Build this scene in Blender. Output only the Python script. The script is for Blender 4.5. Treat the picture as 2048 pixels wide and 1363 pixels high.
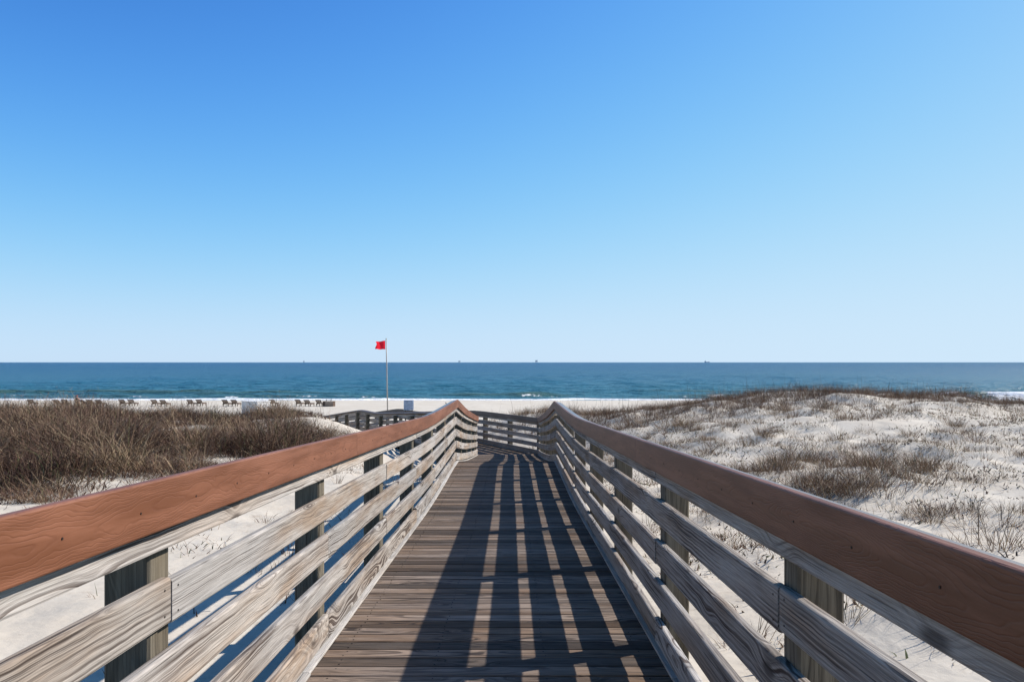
import bpy, bmesh, math, random
import numpy as np
from mathutils import Vector, Matrix

random.seed(7)
RNG = np.random.default_rng(11)
for o in list(bpy.data.objects):
    bpy.data.objects.remove(o, do_unlink=True)
SC = bpy.context.scene
COL = SC.collection
EYE = 6.0                                   # camera height above the sea (m)

# ------------------------------------------------------------------ camera
cam = bpy.data.cameras.new('camera')
cam.lens = 27.6
cam.sensor_width = 36
cam.shift_y = 0.02075
cam.clip_start = 0.05
cam.clip_end = 80000
cam_o = bpy.data.objects.new('camera', cam)
COL.objects.link(cam_o)
cam_o.location = (0, 0, EYE)
cam_o.rotation_euler = (math.pi / 2, 0, 0)
SC.camera = cam_o

# ------------------------------------------------------------------ sky, sun, exposure
SUN_DIR = Vector((1.21, 0.53, 1.0)).normalized()
SUN_EL = math.asin(SUN_DIR.z)
SUN_AZ = math.atan2(SUN_DIR.x, SUN_DIR.y)
world = bpy.data.worlds.new('World')
SC.world = world
world.use_nodes = True
wn, wl = world.node_tree.nodes, world.node_tree.links
bg = wn['Background']
sky = wn.new('ShaderNodeTexSky')
sky.sky_type = 'NISHITA'
sky.sun_disc = False
sky.sun_elevation = SUN_EL
sky.sun_rotation = SUN_AZ
sky.air_density = 0.7
sky.dust_density = 0.2
sky.ozone_density = 6.0
sep = wn.new('ShaderNodeSeparateColor')
com = wn.new('ShaderNodeCombineColor')
wl.new(sky.outputs[0], sep.inputs[0])
def wmath(op, a, b):
    m = wn.new('ShaderNodeMath'); m.operation = op
    for k, q in enumerate((a, b)):
        if hasattr(q, 'node'): wl.new(q, m.inputs[k])
        else: m.inputs[k].default_value = q
    return m.outputs[0]
for i, (A, n, k) in enumerate(((.525, 2.4, .170), (.672, 2.4, .191), (.785, 4.5, .236))):   # camera response to the whole sky
    p = wmath('POWER', wmath('MULTIPLY', sep.outputs[i], .1), n)
    wl.new(wmath('MULTIPLY', wmath('DIVIDE', p, wmath('ADD', p, k ** n)), A * 10), com.inputs[i])
wl.new(com.outputs[0], bg.inputs[0])
bg.inputs[1].default_value = 0.1

sun = bpy.data.lights.new('sun', 'SUN')
sun.energy = 5.0
sun.angle = math.radians(0.5)
sun.color = (1.0, 0.945, 0.88)
sun_o = bpy.data.objects.new('sun', sun)
COL.objects.link(sun_o)
sun_o.rotation_euler = (-SUN_DIR).to_track_quat('-Z', 'Y').to_euler()
sun_o.location = SUN_DIR * 60

SC.view_settings.view_transform = 'Standard'
SC.view_settings.look = 'None'
SC.view_settings.exposure = 0.3
SC.view_settings.gamma = 1.0
SC.view_settings.use_curve_mapping = False
SC.cycles.max_bounces = 6
SC.cycles.diffuse_bounces = 1

# ------------------------------------------------------------------ helpers
def tag(o, label=None, cat=None, group=None, kind=None):
    if label: o['label'] = label
    if cat: o['category'] = cat
    if group: o['group'] = group
    if kind: o['kind'] = kind
    return o

def empty(name, loc=(0, 0, 0), rz=0.0):
    o = bpy.data.objects.new(name, None)
    o.empty_display_size = 0.2
    COL.objects.link(o)
    o.location = loc
    o.rotation_euler = (0, 0, rz)
    return o

def link(name, me, mat=None, parent=None):
    o = bpy.data.objects.new(name, me)
    COL.objects.link(o)
    if mat and not me.materials:
        me.materials.append(mat)
    if parent: o.parent = parent
    return o

def mesh_np(name, V, F, attrs=None, smooth=False):
    """fast mesh from numpy: F is (n,k) index array"""
    me = bpy.data.meshes.new(name)
    V = np.ascontiguousarray(V, np.float32)
    F = np.ascontiguousarray(F, np.int32)
    n, k = F.shape
    me.vertices.add(len(V)); me.vertices.foreach_set('co', V.ravel())
    me.loops.add(n * k); me.loops.foreach_set('vertex_index', F.ravel())
    me.polygons.add(n)
    me.polygons.foreach_set('loop_start', np.arange(0, n * k, k, dtype=np.int32))
    me.polygons.foreach_set('loop_total', np.full(n, k, np.int32))
    me.polygons.foreach_set('use_smooth', np.full(n, smooth, bool))
    for key, val in (attrs or {}).items():
        a = me.attributes.new(key, 'FLOAT', 'POINT')
        a.data.foreach_set('value', np.ascontiguousarray(val, np.float32))
    me.update(calc_edges=True)
    return me

class MB:
    """collects simple shapes for one mesh"""
    def __init__(s): s.v, s.f, s.uv = [], [], []
    def add(s, verts, faces, uvs=None):
        b = len(s.v)
        s.v += [tuple(p) for p in verts]
        for i, fc in enumerate(faces):
            s.f.append([b + j for j in fc])
            if uvs: s.uv += uvs[i]
            else: s.uv += [(verts[j][0] + verts[j][2] * .3, verts[j][1] + verts[j][2]) for j in fc]
        return s
    def box(s, cx, cy, cz, sx, sy, sz, rot=None):
        vs = [Vector((x * sx / 2, y * sy / 2, z * sz / 2)) for x in (-1, 1) for y in (-1, 1) for z in (-1, 1)]
        if rot is not None: vs = [rot @ v for v in vs]
        vs = [v + Vector((cx, cy, cz)) for v in vs]
        return s.add(vs, [(0, 1, 3, 2), (4, 6, 7, 5), (0, 4, 5, 1), (2, 3, 7, 6), (0, 2, 6, 4), (1, 5, 7, 3)])
    def bar(s, a, b, w, h, up=Vector((0, 0, 1))):
        a, b = Vector(a), Vector(b)
        d = (b - a).normalized()
        if abs(d.dot(up)) > .98: up = Vector((0, 1, 0))
        sd = d.cross(up).normalized(); u2 = sd.cross(d)
        vs = [p + sd * (i * w / 2) + u2 * (j * h / 2) for p in (a, b) for i, j in ((-1, -1), (1, -1), (1, 1), (-1, 1))]
        return s.add(vs, [(0, 3, 2, 1), (4, 5, 6, 7), (0, 1, 5, 4), (1, 2, 6, 5), (2, 3, 7, 6), (3, 0, 4, 7)])
    def tube(s, pts, rad, n=8):
        pts = [Vector(p) for p in pts]
        rs = rad if isinstance(rad, (list, tuple)) else [rad] * len(pts)
        vs, fs = [], []
        for i, p in enumerate(pts):
            d = (pts[min(i + 1, len(pts) - 1)] - pts[max(i - 1, 0)]).normalized()
            a = d.orthogonal().normalized(); b = d.cross(a)
            if i and abs(prev.dot(d)) < .999:
                a = (preva - d * preva.dot(d)).normalized(); b = d.cross(a)
            elif i: a = (preva - d * preva.dot(d)).normalized(); b = d.cross(a)
            prev, preva = d, a
            for k in range(n):
                t = 2 * math.pi * k / n
                vs.append(p + (a * math.cos(t) + b * math.sin(t)) * rs[i])
        for i in range(len(pts) - 1):
            for k in range(n):
                k2 = (k + 1) % n
                fs.append((i * n + k, i * n + k2, (i + 1) * n + k2, (i + 1) * n + k))
        fs.append(tuple(reversed(range(n))))
        fs.append(tuple(range((len(pts) - 1) * n, len(pts) * n)))
        return s.add(vs, fs)
    def mesh(s, name, smooth=False):
        me = bpy.data.meshes.new(name)
        me.from_pydata(s.v, [], s.f)
        uvl = me.uv_layers.new(name='UVMap')
        uvl.data.foreach_set('uv', np.array(s.uv, np.float32).ravel())
        if smooth: me.polygons.foreach_set('use_smooth', [True] * len(me.polygons))
        me.update()
        return me
    def build(s, name, mat, parent=None, smooth=False):
        return link(name, s.mesh(name, smooth), mat, parent)

def sweep(stations, section, closed_uv=0.0):
    """stations: (point, outward vec, u); section: list of (o,h)  -> MB"""
    mb = MB()
    n = len(section)
    vs, fs, uvs = [], [], []
    for (p, out, u) in stations:
        for (o, h) in section:
            vs.append((p[0] + out[0] * o, p[1] + out[1] * o, p[2] + h))
    def vv(i, k):
        (o0, h0), (o1, h1) = section[k], section[(k + 1) % n]
        return None
    for i in range(len(stations) - 1):
        for k in range(n):
            k2 = (k + 1) % n
            (o0, h0), (o1, h1) = section[k], section[k2]
            fs.append((i * n + k, i * n + k2, (i + 1) * n + k2, (i + 1) * n + k))
            u0, u1 = stations[i][2], stations[i + 1][2]
            a0, a1 = h0 - o0, h1 - o1         # unwrapped across the board
            uvs.append([(u0, a0), (u0, a1), (u1, a1), (u1, a0)])
    m = len(stations) - 1
    fs.append(tuple(reversed(range(n))))
    uvs.append([(stations[0][2] + section[k][0], section[k][1]) for k in reversed(range(n))])
    fs.append(tuple(range(m * n, m * n + n)))
    uvs.append([(stations[m][2] + section[k][0], section[k][1]) for k in range(n)])
    mb.add(vs, fs, uvs)
    return mb

def fix_normals(me):
    bm = bmesh.new(); bm.from_mesh(me)
    bmesh.ops.recalc_face_normals(bm, faces=bm.faces)
    bm.to_mesh(me); bm.free()

# lattice value noise, vectorised
_PERM = RNG.random((256, 256))
def vnoise(x, y):
    x = np.asarray(x, float); y = np.asarray(y, float)
    xi = np.floor(x).astype(int); yi = np.floor(y).astype(int)
    fx = x - xi; fy = y - yi
    fx = fx * fx * (3 - 2 * fx); fy = fy * fy * (3 - 2 * fy)
    g = lambda a, b: _PERM[a & 255, b & 255]
    return (g(xi, yi) * (1 - fx) + g(xi + 1, yi) * fx) * (1 - fy) + (g(xi, yi + 1) * (1 - fx) + g(xi + 1, yi + 1) * fx) * fy
def fbm(x, y, o=4, gain=.5):
    s = 0; a = 1; t = 0
    for i in range(o):
        s = s + a * (vnoise(x + 31.7 * i, y - 17.3 * i) - .5); t += a
        x = x * 2.03; y = y * 2.03; a *= gain
    return s / t

# ------------------------------------------------------------------ node helpers / materials
class NT:
    def __init__(s, name, bump=True):
        s.m = bpy.data.materials.new(name); s.m.use_nodes = True
        s.t = s.m.node_tree; s.n = s.t.nodes
        s.b = s.n['Principled BSDF']
    def new(s, kind, **kw):
        x = s.n.new(kind)
        for k, v in kw.items(): setattr(x, k, v)
        return x
    def put(s, sock, v):
        if v is None: return
        if hasattr(v, 'node'): s.t.links.new(v, sock)
        else: sock.default_value = v
    def math(s, op, a, b=None, c=None, clamp=False):
        x = s.new('ShaderNodeMath', operation=op, use_clamp=clamp)
        s.put(x.inputs[0], a); s.put(x.inputs[1], b); s.put(x.inputs[2], c)
        return x.outputs[0]
    def vec(s, x=0., y=0., z=0.):
        c = s.new('ShaderNodeCombineXYZ')
        s.put(c.inputs[0], x); s.put(c.inputs[1], y); s.put(c.inputs[2], z)
        return c.outputs[0]
    def noise(s, v, scale=1., detail=3., rough=.5, dist=0.):
        x = s.new('ShaderNodeTexNoise')
        s.put(x.inputs['Vector'], v); s.put(x.inputs['Scale'], scale); s.put(x.inputs['Detail'], detail)
        s.put(x.inputs['Roughness'], rough); s.put(x.inputs['Distortion'], dist)
        return x.outputs[0]
    def ramp(s, f, stops):
        x = s.new('ShaderNodeValToRGB')
        e = x.color_ramp.elements
        while len(e) < len(stops): e.new(.5)
        for i, (p, c) in enumerate(stops):
            e[i].position = p; e[i].color = (*c, 1) if len(c) == 3 else c
        s.put(x.inputs[0], f)
        return x.outputs[0]
    def mr(s, v, a, b, c=0., d=1., smooth=True):
        x = s.new('ShaderNodeMapRange', interpolation_type='SMOOTHSTEP' if smooth else 'LINEAR')
        s.put(x.inputs[0], v)
        for i, q in enumerate((a, b, c, d)): s.put(x.inputs[i + 1], q)
        return x.outputs[0]
    def mix(s, f, a, b, mode='MIX'):
        x = s.new('ShaderNodeMix', data_type='RGBA', blend_type=mode)
        s.put(x.inputs[0], f)
        s.put(x.inputs[6], a if hasattr(a, 'node') else (*a, 1)); s.put(x.inputs[7], b if hasattr(b, 'node') else (*b, 1))
        return x.outputs[2]
    def bump(s, h, strength=.5, dist=.01, prev=None):
        x = s.new('ShaderNodeBump')
        s.put(x.inputs['Height'], h); s.put(x.inputs['Strength'], strength); s.put(x.inputs['Distance'], dist)
        if prev is not None: s.put(x.inputs['Normal'], prev)
        return x.outputs[0]
    def done(s, color, rough=.7, normal=None, spec=.3):
        s.put(s.b.inputs['Base Color'], color if hasattr(color, 'node') else (*color, 1))
        s.put(s.b.inputs['Roughness'], rough); s.put(s.b.inputs['Specular IOR Level'], spec)
        if normal is not None: s.put(s.b.inputs['Normal'], normal)
        return s.m

def wood(name, light, warm, dark, grain=.8, pitch=.011, rough=.8, val=(.75, 1.15), grey=(.5, .5, .5), greyamt=.4, knots=True, depth=.14, fc=(.62, 1.16)):
    N = NT(name)
    uv = N.new('ShaderNodeUVMap'); sp = N.new('ShaderNodeSeparateXYZ'); N.put(sp.inputs[0], uv.outputs[0])
    rnd = N.new('ShaderNodeObjectInfo').outputs['Random']
    u = N.math('ADD', sp.outputs[0], N.math('MULTIPLY', rnd, 173.))
    v = N.math('ADD', sp.outputs[1], N.math('MULTIPLY', N.math('FRACT', N.math('MULTIPLY', rnd, 57.3)), .16))
    rz = N.math('MULTIPLY', rnd, 91.)
    n1 = N.noise(N.vec(N.math('MULTIPLY', u, 1.15), N.math('MULTIPLY', v, 4.5), rz), 1., 2., .45)
    n2 = N.noise(N.vec(N.math('MULTIPLY', u, 5.), N.math('MULTIPLY', v, 14.), rz), 1., 2.)
    d = N.math('MULTIPLY_ADD', N.math('SUBTRACT', n1, .5), depth * 2, .06)
    vv = N.math('ADD', N.math('SUBTRACT', v, .12), N.math('MULTIPLY', N.math('SUBTRACT', n2, .5), .018))
    r = N.math('SQRT', N.math('ADD', N.math('MULTIPLY', vv, vv), N.math('MULTIPLY', d, d)))
    kmask = None
    if knots:
        vo = N.new('ShaderNodeTexVoronoi', voronoi_dimensions='3D'); vo.inputs['Scale'].default_value = 1.
        N.put(vo.inputs['Vector'], N.vec(N.math('MULTIPLY', u, 1.5), N.math('MULTIPLY', v, 4.2), rz))
        kd = vo.outputs['Distance']
        k = N.mr(kd, 0., .36, 1., 0.)
        r = N.math('ADD', r, N.math('MULTIPLY', k, .045))
        kmask = N.mr(kd, .05, .13, 1., 0.)
    rn = N.noise(N.vec(N.math('MULTIPLY', r, .85 / pitch), rz, 0.), 1., 3., .6)
    ring = N.mr(rn, .43, .62)
    amp = N.noise(N.vec(N.math('MULTIPLY', u, 1.3), N.math('MULTIPLY', v, 9.), N.math('ADD', rz, 7.)), 1., 3.)
    ringf = N.math('MULTIPLY', ring, N.mr(amp, .3, .66, .12, grain))
    fine = N.noise(N.vec(N.math('MULTIPLY', u, 5.), N.math('MULTIPLY', v, 240.), rz), 1., 3., .6)
    wea = N.noise(N.vec(N.math('MULTIPLY', u, 1.1), N.math('MULTIPLY', v, 7.), N.math('ADD', rz, 31.)), 1., 4., .6)
    base = N.mix(N.mr(wea, .38, .68), light, warm)
    base = N.mix(N.math('MULTIPLY', N.mr(N.noise(N.vec(N.math('MULTIPLY', u, .5), N.math('MULTIPLY', v, 3.), N.math('ADD', rz, 60.))), .4, .62), greyamt), base, grey)
    colr = N.mix(ringf, base, dark)
    if kmask is not None: colr = N.mix(N.math('MULTIPLY', kmask, .75), colr, tuple(c * .6 for c in dark))
    r2 = N.math('FRACT', N.math('MULTIPLY', rnd, 931.7))
    mul = N.math('MULTIPLY', N.mr(fine, .3, .7, fc[0], fc[1], False), N.mr(r2, 0., 1., val[0], val[1], False))
    g = N.new('ShaderNodeCombineColor')
    for i in range(3): N.put(g.inputs[i], mul)
    colr = N.mix(1., colr, g.outputs[0], 'MULTIPLY')
    crack = N.mr(N.noise(N.vec(N.math('MULTIPLY', u, 1.6), N.math('MULTIPLY', v, 70.), N.math('ADD', rz, 13.)), 1., 2.), .66, .72)
    colr = N.mix(N.math('MULTIPLY', crack, .55), colr, tuple(c * .35 for c in dark))
    h = N.math('ADD', N.math('MULTIPLY', ring, -.6), N.math('SUBTRACT', N.math('MULTIPLY', fine, .8), N.math('MULTIPLY', crack, 1.5)))
    return N.done(colr, rough, N.bump(h, .55, .0025), .25)

def composite(name, col, line, rough=.5, spec=.3):
    N = NT(name)
    uv = N.new('ShaderNodeUVMap'); sp = N.new('ShaderNodeSeparateXYZ'); N.put(sp.inputs[0], uv.outputs[0])
    rnd = N.new('ShaderNodeObjectInfo').outputs['Random']
    u = N.math('ADD', sp.outputs[0], N.math('MULTIPLY', rnd, 173.)); v = sp.outputs[1]
    n1 = N.noise(N.vec(N.math('MULTIPLY', u, 1.6), N.math('MULTIPLY', v, 5.), rnd), 1., 2., .4)
    n2 = N.noise(N.vec(N.math('MULTIPLY', u, 9.), N.math('MULTIPLY', v, 20.), rnd), 1., 2.)
    d = N.math('MULTIPLY_ADD', N.math('SUBTRACT', n1, .5), .10, .05)
    vv = N.math('MULTIPLY_ADD', N.math('SUBTRACT', n2, .5), .035, N.math('SUBTRACT', v, 1.1))
    r = N.math('SQRT', N.math('ADD', N.math('MULTIPLY', vv, vv), N.math('MULTIPLY', d, d)))
    ring = N.math('POWER', N.math('MULTIPLY_ADD', N.math('SINE', N.math('MULTIPLY', r, 2 * math.pi / .0055)), .5, .5), 6.)
    wear = N.noise(N.vec(N.math('MULTIPLY', u, 2.), N.math('MULTIPLY', v, 22.), rnd), 1., 5., .65)
    fade = N.noise(N.vec(N.math('MULTIPLY', u, .7), N.math('MULTIPLY', v, 6.), rnd), 1., 4., .6)
    wear = N.math('MULTIPLY_ADD', N.math('SUBTRACT', fade, .5), .9, wear)
    c = N.mix(N.mr(wear, .32, .7), tuple(x * .82 for x in col), tuple(min(1, x * 1.2 + .016) for x in col))
    c = N.mix(N.math('MULTIPLY', ring, N.mr(n2, .3, .7, .1, .6)), c, line)
    fine = N.noise(N.vec(N.math('MULTIPLY', u, 30.), N.math('MULTIPLY', v, 300.), rnd), 1., 2.)
    h = N.math('ADD', N.math('MULTIPLY', ring, -1.), N.math('MULTIPLY', fine, .35))
    return N.done(c, rough, N.bump(h, .32, .0014), spec)

M = {}
M['rail'] = wood('rail_wood', (.515, .455, .39), (.385, .278, .193), (.080, .055, .042), 1.0, .0085, .8, (.78, 1.12), (.465, .44, .41), .75, fc=(.58, 1.2))
M['deck'] = wood('deck_wood', (.178, .126, .089), (.128, .078, .045), (.024, .016, .012), 1.0, .0095, .78, (.48, 1.7), (.25, .215, .187), .45, depth=.12, fc=(.38, 1.3))
M['post'] = wood('post_wood', (.22, .185, .13), (.15, .12, .08), (.05, .04, .028), .8, .009, .85, (.85, 1.1), (.165, .15, .12), .5)
M['strip'] = wood('strip_wood', (.58, .53, .47), (.46, .40, .33), (.27, .23, .19), .45, .012, .8, (.9, 1.08), (.5, .49, .47), .4, knots=False)
M['comp'] = composite('brown_composite', (.195, .071, .031), (.14, .049, .022))
M['comp_top'] = composite('sky_sheen_composite', (.13, .10, .088), (.10, .075, .062), .3, .8)  # same brown composite, greyed so the colour carries the sky's sheen
M['comp_far'] = composite('weathered_shaded_composite', (.13, .09, .072), (.08, .055, .045))  # weathered composite of the far leg, with shade and grazing sheen in its colour

def flat(name, c, rough=.6, spec=.3, metal=0., var=.12, scale=6.):
    N = NT(name)
    tc = N.new('ShaderNodeTexCoord').outputs['Object']
    n = N.noise(tc, scale, 4., .6)
    col = N.mix(N.mr(n, .3, .7), tuple(x * (1 - var) for x in c), tuple(min(1, x * (1 + var)) for x in c))
    N.b.inputs['Metallic'].default_value = metal
    return N.done(col, rough, N.bump(n, .15, .004), spec)

M['screw'] = flat('dark_screw', (.03, .025, .022), .5, .4, .5)
M['white'] = flat('white_paint', (.74, .72, .69), .55)
def cloth_mat():
    N = NT('red_cloth')
    n = N.noise(N.new('ShaderNodeTexCoord').outputs['Object'], 5., 3.)
    col = N.mix(n, (.72, .012, .03), (.85, .03, .05))
    N.done(col, .8, None, .1)
    tr = N.new('ShaderNodeBsdfTranslucent'); N.put(tr.inputs[0], col)
    mx = N.new('ShaderNodeMixShader'); mx.inputs[0].default_value = .5
    N.t.links.new(N.b.outputs[0], mx.inputs[1]); N.t.links.new(tr.outputs[0], mx.inputs[2])
    N.t.links.new(mx.outputs[0], N.n['Material Output'].inputs[0])
    return N.m
M['red'] = cloth_mat()
M['pole'] = flat('grey_pole', (.36, .33, .30), .5, .4, .2)
M['lounger'] = flat('brown_stained_wood', (.105, .068, .048), .7, .25, 0, .3, 9.)
M['sign'] = flat('pale_sign', (.80, .80, .82), .5)
M['ink'] = flat('dark_print', (.12, .13, .2), .6)
M['skin'] = flat('skin', (.50, .27, .19), .6)
M['cloth_dark'] = flat('dark_shirt', (.035, .035, .05), .8)
M['cloth_blue'] = flat('blue_towel', (.16, .22, .36), .8)
M['hair'] = flat('red_cap', (.35, .06, .05), .8)
M['bird'] = flat('dark_feathers', (.03, .03, .032), .7)
M['beak'] = flat('beak', (.12, .09, .05), .5)
M['rig'] = flat('haze_tinted_steel', (.46, .50, .56), .7)  # steel lightened: the haze of distance is mixed into the colour
M['rope'] = flat('white_rope', (.6, .58, .55), .8)
M['twig'] = flat('dry_twig', (.10, .065, .045), .85)
# ------------------------------------------------------------------ boardwalk profile (depth of the deck below the eye)
def curve(xs, ys):
    xs, ys = np.array(xs, float), np.array(ys, float)
    def f(t):
        return float(np.interp(t, xs, ys))
    return f
def smooth_knots(ks, r=.7, keep=()):
    """round every knot except the ones in keep"""
    X = np.arange(ks[0][0], ks[-1][0] + 1e-6, .1)
    Y = np.interp(X, *zip(*ks)); Z = Y.copy()
    w = int(r / .1)
    for i in range(len(X)):
        a = w
        for k in keep: a = min(a, int(abs(X[i] - k) / .1 + .5))
        a = min(a, i, len(X) - 1 - i)
        Z[i] = Y[i - a:i + a + 1].mean()
    return curve(X, Z)
D1 = smooth_knots([(-6, 1.21), (0, 1.43), (1.6, 1.495), (5.3, 1.655), (9.7, 1.845), (11.0, 1.872), (15.0, 1.895), (17.8, 2.24), (21, 2.56), (24.4, 2.88), (27.5, 2.93)], 1.2, (15.0,))
D2 = smooth_knots([(-2, 2.90), (0, 2.91), (4.9, 2.95), (9.2, 3.22), (11.7, 3.38), (14.4, 3.38), (17.9, 3.72), (27.5, 4.68)], .8)
PHI = math.radians(25.5)
HX, HY = -math.sin(PHI), math.cos(PHI)            # heading of the second leg
NXR, NYR = math.cos(PHI), math.sin(PHI)           # its right-hand side
XL, XR = -1.03, 0.80                              # deck edges of the first leg
CR = (XR, 24.6)                                   # outer corner
WID = XR - XL
CLs = (CR[0] - NXR * WID, CR[1] - NYR * WID)      # point on the second leg's left edge, s = 0
sL0 = (XL - CLs[0]) / HX                          # where the first leg's left edge meets it
CL = (XL, CLs[1] + HY * sL0)

class Path:
    def __init__(s, kind): s.k = kind
    def p(s, t):
        if s.k == 'L1': return (XL, t, EYE - D1(t)), (-1, 0)
        if s.k == 'R1': return (XR, t, EYE - D1(t)), (1, 0)
        if s.k == 'R2': return (CR[0] + HX * t, CR[1] + HY * t, EYE - D2(t)), (NXR, NYR)
        if s.k == 'L2': return (CLs[0] + HX * t, CLs[1] + HY * t, EYE - D2(t)), (-NXR, -NYR)
PATHS = {k: Path(k) for k in ('L1', 'R1', 'L2', 'R2')}

def path_points():
    P = []
    for t in np.arange(-6, 25, .5): P.append(((XL + XR) / 2, t, EYE - D1(t)))
    for t in np.arange(.5, 27, .5): P.append((CR[0] - NXR * WID / 2 + HX * t, CR[1] - NYR * WID / 2 + HY * t, EYE - D2(t)))
    return np.array(P)
PP = path_points()

# ------------------------------------------------------------------ terrain height
CTRL = [(-1, -12, 2.0), (0, -5, 2.05), (0, 0, 2.1), (0, 5, 2.3), (0, 10, 2.5), (0, 15, 2.6), (0, 20, 2.95), (0, 25, 3.35), (-3, 30, 3.5), (-6, 36, 3.75), (-9, 42, 4.3), (-12, 50, 4.75),
 (-4, -2, 2.05), (-4, 5, 2.15), (-4, 10, 2.3), (-4, 15, 2.5), (-4, 20, 2.75), (-4.4, 25, 2.95),
 (-9, -2, 2.1), (-9, 5, 2.15), (-9, 10, 2.3), (-9, 14, 2.4), (-9, 20, 2.42), (-9, 25, 2.38), (-9.5, 30, 2.3),
 (-16, -2, 2.2), (-16, 8, 2.25), (-16, 15, 2.35), (-16, 22, 2.2), (-16, 30, 2.08), (-15, 36, 2.6), (-14, 42, 3.8),
 (-26, 0, 2.2), (-26, 10, 2.25), (-26, 20, 2.15), (-26, 30, 2.0), (-26, 37, 2.7), (-40, 10, 2.2), (-40, 30, 2.0), (-40, 38, 2.8),
 (-30, 48, 4.5), (-18, 48, 4.45), (-40, 48, 4.5),
 (-7.6, 32, 2.32), (-6.1, 30.5, 2.8), (-8.7, 36, 2.52), (-10, 34, 2.35), (-10.5, 40, 3.3),
 (3, -2, 2.1), (3, 3, 2.2), (3, 8, 2.35), (3, 14, 2.4), (3, 20, 2.42), (3.5, 25, 2.35), (4, 30, 2.2), (3.4, 35, 2.4),
 (6, 0, 2.15), (6, 5, 2.2), (6, 10, 2.2), (6, 15, 2.1), (6, 20, 2.0), (6, 25, 1.95), (6, 30, 1.92),
 (12, 0, 2.1), (12, 5, 2.1), (12, 12, 1.95), (12, 20, 1.65), (12, 28, 1.27), (12, 32, 1.19), (12, 38, 2.1),
 (16, 12, 1.95), (16, 20, 1.75), (16, 30, 1.42), (20, 30, 1.95), (20, 20, 1.95), (26, 30, 2.2), (26, 15, 2.05), (26, 0, 2.1), (40, 0, 2.2), (40, 15, 2.2), (40, 30, 2.3),
 (6, 38, 2.7), (12, 45, 3.8), (20, 38, 2.8), (26, 38, 2.9), (40, 40, 3.2), (1.2, 35, 2.2), (0, 41, 3.6), (-5, 42, 4.1), (5, 45, 3.9),
 (-40, 60, 4.85), (-20, 60, 4.85), (0, 58, 4.8), (20, 60, 4.85), (40, 60, 4.85), (0, 50, 4.45), (20, 50, 4.4), (40, 50, 4.4)]
_C = np.array(CTRL, float)
def _ker(dx, dy): return np.sqrt(dx * dx + dy * dy + 2.5 ** 2)
_A = _ker(_C[:, None, 0] - _C[None, :, 0], _C[:, None, 1] - _C[None, :, 1])
_n = len(_C)
_big = np.zeros((_n + 1, _n + 1)); _big[:_n, :_n] = _A + np.eye(_n) * -.02; _big[_n, :_n] = 1; _big[:_n, _n] = 1
_W = np.linalg.solve(_big, np.append(_C[:, 2], 0))
_BX = [-500, 50, 60, 93, 112, 124, 135, 160, 400]
_BD = [2.2, 4.5, 4.85, 5.2, 5.62, 6.0, 6.4, 7.2, 9]
def ground(x, y, rough=True):
    x = np.asarray(x, float); y = np.asarray(y, float)
    shp = np.broadcast(x, y).shape
    x = np.broadcast_to(x, shp).ravel(); y = np.broadcast_to(y, shp).ravel()
    xc = np.clip(x, -40, 40); yc = np.clip(y, -10, 60)
    D = np.full(len(x), _W[_n])
    for i in range(_n): D += _W[i] * _ker(xc - _C[i, 0], yc - _C[i, 1])
    t = np.clip((y - 52) / 8, 0, 1)
    D = D * (1 - t) + np.interp(y, _BX, _BD) * t
    dune = 1 - np.clip((y - 40) / 15, 0, 1)
    D = D + fbm(x * .22, y * .22, 3) * .35 * dune + np.clip((np.abs(x) - 30) / 30, 0, 1) * fbm(x * .06, y * .06, 3) * 1.2 * dune
    if rough:
        D = D + fbm(x * 1.1, y * 1.1, 3) * .12 * (.3 + .7 * dune) + fbm(x * 4.3 + 9, y * 4.3, 2) * .028
    hum = np.clip(fbm(x * .75 + 50, y * .75, 2) * 2.2, 0, 1) * dune * np.clip((x - 1.5) / 2, 0, 1)
    D = D - hum * .21                                  # hummocks round the plants
    # keep the sand under the boardwalk
    near = (np.abs(x) < 16) & (y < 50) & (y > -8)
    if near.any():
        xi, yi = x[near], y[near]
        best = np.full(len(xi), 1e9); zz = np.zeros(len(xi))
        for (px, py, pz) in PP:
            d2 = (xi - px) ** 2 + (yi - py) ** 2
            m = d2 < best
            best[m] = d2[m]; zz[m] = EYE - pz
        dist = np.sqrt(best)
        lim = zz + .34 - np.clip((dist - 1.15) / 1.2, 0, 1) ** 1.3 * 1.0
        on = dist < 2.2
        Dn = D[near]
        Dn[on] = np.maximum(Dn[on], lim[on])
        D[near] = Dn
    return (EYE - D).reshape(shp)

def axis(lo, hi, fine_lo, fine_hi, step, grow=1.12, smax=60):
    a = list(np.arange(fine_lo, fine_hi + 1e-6, step))
    s, p = step, fine_hi
    while p < hi: s = min(s * grow, smax); p += s; a.append(p)
    s, p = step, fine_lo
    while p > lo: s = min(s * grow, smax); p -= s; a.insert(0, p)
    return np.array(a)
gx = np.concatenate([axis(-4000, -13, -13, -13, .14, 1.06, 400)[:-1], np.arange(-13, 13, .1), axis(13, 4000, 13, 13, .14, 1.06, 400)])
gy = np.concatenate([axis(-400, 1, 1, 1, .2, 1.15, 60)[:-1], np.arange(1, 16, .085), np.arange(16, 40, .16), np.arange(40, 130, .5), np.arange(130, 172, 3)])
GX, GY = np.meshgrid(gx, gy)
GZ = ground(GX, GY)
nx, ny = len(gx), len(gy)
ii = np.arange(nx * ny).reshape(ny, nx)
F = np.stack([ii[:-1, :-1], ii[:-1, 1:], ii[1:, 1:], ii[1:, :-1]], -1).reshape(-1, 4)
me = mesh_np('sand', np.stack([GX, GY, GZ], -1).reshape(-1, 3), F, smooth=True)

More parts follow.
